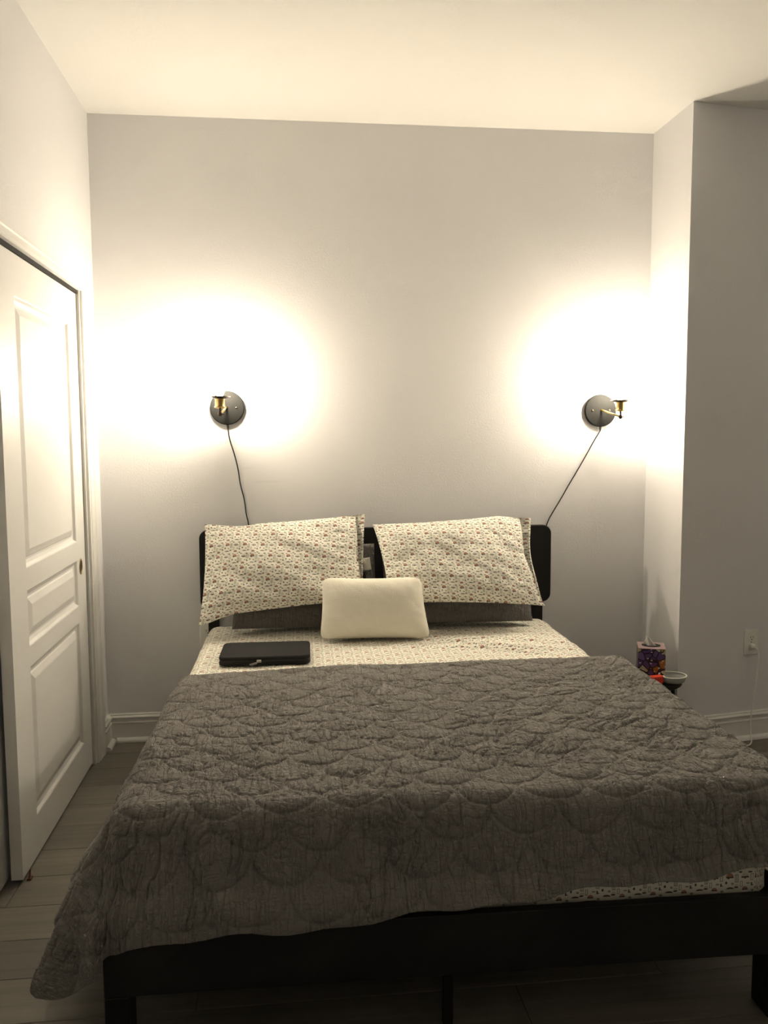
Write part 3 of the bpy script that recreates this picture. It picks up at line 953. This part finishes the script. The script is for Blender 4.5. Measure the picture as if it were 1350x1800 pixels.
    uvv = np.concatenate([uv + off, uv * [1, 1] + off + .03])
    if parent is not None: Vv = Vv - np.array(parent.location)
    o = from_np(name, Vv, np.concatenate(fs), mat, parent, uv=uvv)
    bmx = bmesh.new(); bmx.from_mesh(o.data)
    bmesh.ops.remove_doubles(bmx, verts=bmx.verts, dist=.0003)
    bmx.to_mesh(o.data); bmx.free(); o.data.shade_smooth()
    return o

# grey quilted shams against the headboard
shamf = (0, -1, .30)
yb0, yt0 = -.280, -.128
for (x0, x1, lab, sd, dz) in ((-.262, .405, 'dark grey quilted sham behind the left printed pillow, its lower edge showing', 3, 0), (.418, 1.118, 'dark grey quilted sham behind the right printed pillow, its lower edge showing', 6, 0)):
    o = pillow_mesh('pillow_sham', M['sham'], [(x0, yb0, .590), (x1, yb0 - .01, .590), (x1 - .01, yt0, .945), (x0 + .01, yt0, .940)], .125, shamf, None, (.02, .01), 4.0, .5, sd, .004, quilted=True)
    tag(o, lab, 'pillow', 'quilted shams against the headboard')

def printed_pillow(loc, cor, label, seed, uvrot, extra=None, tags=False, back_ext=.016, T=.150, sag=0):
    root = empty('printed_pillow', loc)
    tag(root, label, 'pillow', 'mushroom print pillows')
    fr = (0, -1, .42)
    pillow_mesh('pillowcase', M['print'], cor, T, fr, root, (.035, .05), 2.4, .62, seed, .0090, 'right', 150, 110, extra=extra, uvrot=uvrot, back_ext=back_ext, sag=sag)
    c = [np.array(p) for p in cor]
    cc = [c[0] * .97 + c[1] * .03, c[0] * .12 + c[1] * .88, c[3] * .12 + c[2] * .88, c[3] * .97 + c[2] * .03]
    m = sum(cc) / 4
    cc = [m + (p - m) * .93 for p in cc]
    pillow_mesh('pillow_insert', M['insert'], cc, T * .80, fr, root, (.03, .05), 2.4, .62, seed + 2, .001, None, 40, 30, extra=extra, sag=sag)
    return root
def ex_left(s, t):
    # lower edge dips at the left corner and rises toward the right
    t = t + .12 * sstep(-.98, -.55, s) * np.clip(-t, 0, 1) ** 3 - .10 * np.exp(-((s + .55) / .25) ** 2) * np.clip(t, 0, 1) ** 4 * .6
    return s, t
LP = printed_pillow((-.03, -.27, .60), [(-.395, -.390, .636), (.315, -.390, .706), (.308, -.155, 1.083), (-.383, -.155, 1.052)],
    'plump mushroom print pillow at the closet side with a white tag at its open end', 11, .10, ex_left, back_ext=.042)
def ex_right(s, t):
    s = s + .0 * t
    # upper right rounded, lower right corner pulled out to a point
    t = t - .10 * sstep(.65, 1.0, s) * np.clip(t, 0, 1) ** 3
    s = s - .055 * np.exp(-((t - .1) / .55) ** 2) * np.clip(s, 0, 1) ** 5 + .03 * np.clip(-t, 0, 1) ** 8 * np.clip(s, 0, 1) ** 6
    return s, t
RP = printed_pillow((.78, -.27, .62), [(.436, -.390, .712), (1.128, -.390, .682), (1.085, -.155, 1.080), (.386, -.155, 1.038)],
    'plump mushroom print pillow at the right end of the headboard', 17, .05, ex_right, back_ext=.055)
# satin tags at the open end of the left case
def cloth_tag(name, mat, p, w_, h_, parent, lab, curl=.006):
    n = 9
    g = np.linspace(0, 1, n)
    G, Hh = np.meshgrid(g, g, indexing='ij')
    Xp = p[0] + G * w_ * (1 + .15 * (1 - Hh)); Zp = p[2] - (1 - Hh) * h_ - .002 * np.sin(G * 4)
    Yp = p[1] - curl * np.sin(G * PI) - .008 * G * (1 - Hh)
    Vv = np.stack([Xp, Yp, Zp], 2).reshape(-1, 3) - np.array(parent.location)
    o = from_np(name, Vv, grid_faces(n, n), mat, parent)
    m = o.modifiers.new('s', 'SOLIDIFY'); m.thickness = .0012
    o['label'] = lab
    return o
cloth_tag('care_tag', M['tag'], (.322, -.262, .900), .040, .056, LP, 'white satin care tag')
cloth_tag('brand_tag', M['zip_tape'], (.330, -.262, .835), .012, .050, LP, 'narrow black tag', .001)

# ivory lumbar pillow in front
wp = pillow_mesh('lumbar_pillow', M['ivory'], [(.120, -.490, .582), (.604, -.500, .574), (.572, -.430, .834), (.136, -.425, .840)], .150, (0, -1, .22), None,
    (.035, .045), 2.8, .55, 23, .0026, None, 110, 80, extra=lambda a, b: (a * (1 - .05 * np.abs(b) ** 8), b * (1 - .08 * np.abs(a) ** 12)))
tag(wp, 'small ivory lumbar pillow standing at the centre front of the pillow pile', 'pillow')

# ------------------------------------------------------------------ laptop sleeve
SZ = MT + .004
sl = empty('laptop_sleeve', (-.10, -.715, SZ))
tag(sl, 'black padded laptop sleeve with a zip lying flat on the printed sheet', 'sleeve')
def slT(v): return Matrix.Rotation(math.radians(-1.2), 4, 'Z') @ v
def slab(name, mat, hw, hd, z0, z1, r, bev, parent):
    bm = bmesh.new(); pts = []
    for cx, cy, a0 in ((hw - r, hd - r, 0), (-hw + r, hd - r, 90), (-hw + r, -hd + r, 180), (hw - r, -hd + r, 270)):
        for k in range(9):
            a = math.radians(a0 + 90 * k / 8); pts.append((cx + r * math.cos(a), cy + r * math.sin(a)))
    f = bm.faces.new([bm.verts.new((x, y, z0)) for x, y in pts])
    ex = bmesh.ops.extrude_face_region(bm, geom=[f])
    for v in ex['geom']:
        if isinstance(v, bmesh.types.BMVert): v.co.z = z1
    bmesh.ops.recalc_face_normals(bm, faces=bm.faces)
    es = [e for e in bm.edges if any(len(ff.verts) > 6 for ff in e.link_faces)]
    bmesh.ops.bevel(bm, geom=es, offset=bev, segments=4, affect='EDGES', profile=.5)
    for v in bm.verts: v.co = slT(v.co)
    return from_bm(name, bm, mat, parent, smooth=True)
slab('lower_shell', M['neoprene'], .176, .120, .001, .017, .030, .006, sl)
slab('upper_shell', M['neoprene'], .176, .120, .0195, .036, .030, .007, sl)
slab('zipper', M['zip_tape'], .1735, .1175, .0150, .0215, .029, .0005, sl)
zz = bpy.data.objects['zipper']
bm = bmesh.new()
add_box(bm, -.030, -.012, -.127, -.119, .014, .024, .002, 2, slT)
add_box(bm, -.058, -.028, -.131, -.127, .010, .018, .0015, 2, lambda v: slT(Matrix.Translation((-.028, 0, .014)) @ Matrix.Rotation(.25, 4, 'Y').inverted() @ Matrix.Translation((.028, 0, -.014)) @ v))
from_bm('zip_pull', bm, M['zip'], zz)['label'] = 'metal zip slider and pull'

# ------------------------------------------------------------------ bedside stand and what is on it
TX, TY, TZ = 1.598, -.455, .345
ns = empty('side_table', (TX, TY, 0))
tag(ns, 'small round black side table partly hidden behind the quilt at the right of the bed', 'table')
lathe('table_top', M['black_wood'], [(0, TZ - .014), (.150, TZ - .014), (.157, TZ - .010), (.158, TZ + .006), (.154, TZ + .006), (.152, TZ), (0, TZ)], (0, 0, 0), (0, 0, 1), ns, 56)
for k in range(3):
    a = math.radians(-32 + 120 * k)
    tube('leg', M['black_wood'], [(.118 * math.cos(a), .118 * math.sin(a), TZ - .014), (.135 * math.cos(a), .135 * math.sin(a), .004)], [.009, .006], ns, 12)
lathe('leg_ring', M['black_wood'], [(.118, .150), (.124, .150), (.124, .156), (.118, .156), (.118, .150)], (0, 0, 0), (0, 0, 1), ns, 40)

tb = empty('tissue_box', (1.634, -.425, TZ + .001))
tb.rotation_euler = (0, 0, math.radians(-20))
tag(tb, 'cube tissue box printed purple, green and orange with a tissue sticking up', 'tissue box')
hw = .0595
box('carton', M['tissue_print'], -hw, hw, -hw, hw, 0, .141, tb, .0015, 1)
box('carton_rim', M['pink_card'], -hw - .0008, hw + .0008, -hw - .0008, hw + .0008, .1412, .145, tb, .001, 1)
bm = bmesh.new(); add_lathe(bm, [(.018, 0), (.036, 0), (.036, .0015), (.018, .0015), (.018, 0)], (0, 0, .1453), (0, 0, 1), 28)
for v in bm.verts: v.co.x *= 1.15
from_bm('opening', bm, M['slot'], tb)
g = np.linspace(0, 1, 14); G, K = np.meshgrid(g, g, indexing='ij')
ww = .030 * (1 - .80 * K)
Xp = (G - .5) * 2 * ww - .010 * K - .006; Zp = .143 + K * .044 * (1 - .25 * np.abs(G - .45)); Yp = .010 * np.sin(G * 11 + K * 2) * (1 - K * .6)
o = from_np('tissue', np.stack([Xp, Yp, Zp], 2).reshape(-1, 3), grid_faces(14, 14), M['tissue'], tb)
o.modifiers.new('s', 'SOLIDIFY').thickness = .001

rb = empty('red_packet', (1.604, -.553, TZ + .0065))
rb.rotation_euler = (0, 0, math.radians(12))
tag(rb, 'small glossy red packet with a white cap in front of the tissue box', 'packet')
bm = bmesh.new(); add_box(bm, -.034, .030, -.016, .016, 0, .036, .006, 3)
from_bm('packet_body', bm, M['red'], rb, smooth=False)
bm = bmesh.new(); add_lathe(bm, [(0, 0), (.009, 0), (.009, .010), (.006, .012), (0, .012)], (.030, 0, .024), (1, 0, 0), 18)
from_bm('cap', bm, M['tissue'], rb, smooth=True)

cl = empty('clear_tray', (1.690, -.532, TZ + .007))
cl.rotation_euler = (0, 0, math.radians(15))
tag(cl, 'shallow clear plastic container with a pale rim on the right edge of the side table', 'container')
bm = bmesh.new(); add_lathe(bm, [(0, 0), (.046, 0), (.052, .004), (.060, .026), (.059, .027), (.050, .006), (.045, .002), (0, .002)], (0, 0, 0), (0, 0, 1), 40)
for v in bm.verts: v.co.y *= .95
from_bm('bowl', bm, M['clear'], cl, smooth=True)
bm = bmesh.new(); add_lathe(bm, [(.0570, .0275), (.0625, .0275), (.0625, .0305), (.0570, .0305), (.0570, .0275)], (0, 0, 0), (0, 0, 1), 40)
for v in bm.verts: v.co.y *= .95
from_bm('rim', bm, M['plastic'], cl)

# ------------------------------------------------------------------ added fill lamp out of view, there to brighten the right wall
cf = empty('ceiling_fill', (3.3, -1.7, H))
tag(cf, 'added round fill lamp on the ceiling out of view, dimmed low', 'fill lamp')
lathe('base', M['trim'], [(0, 0), (.17, 0), (.17, -.02), (.16, -.025), (0, -.025)], (0, 0, 0), (0, 0, 1), cf, 40)
q = NB('fill_lamp_glow'); q.set((.9, .9, .88), .5)
q.b.inputs['Emission Color'].default_value = (1.0, .88, .70, 1)
q.b.inputs['Emission Strength'].default_value = FILL_POWER
lathe('diffuser', q.m, [(.155, -.025), (.150, -.045), (.125, -.068), (.080, -.084), (0, -.090)], (0, 0, 0), (0, 0, 1), cf, 40)
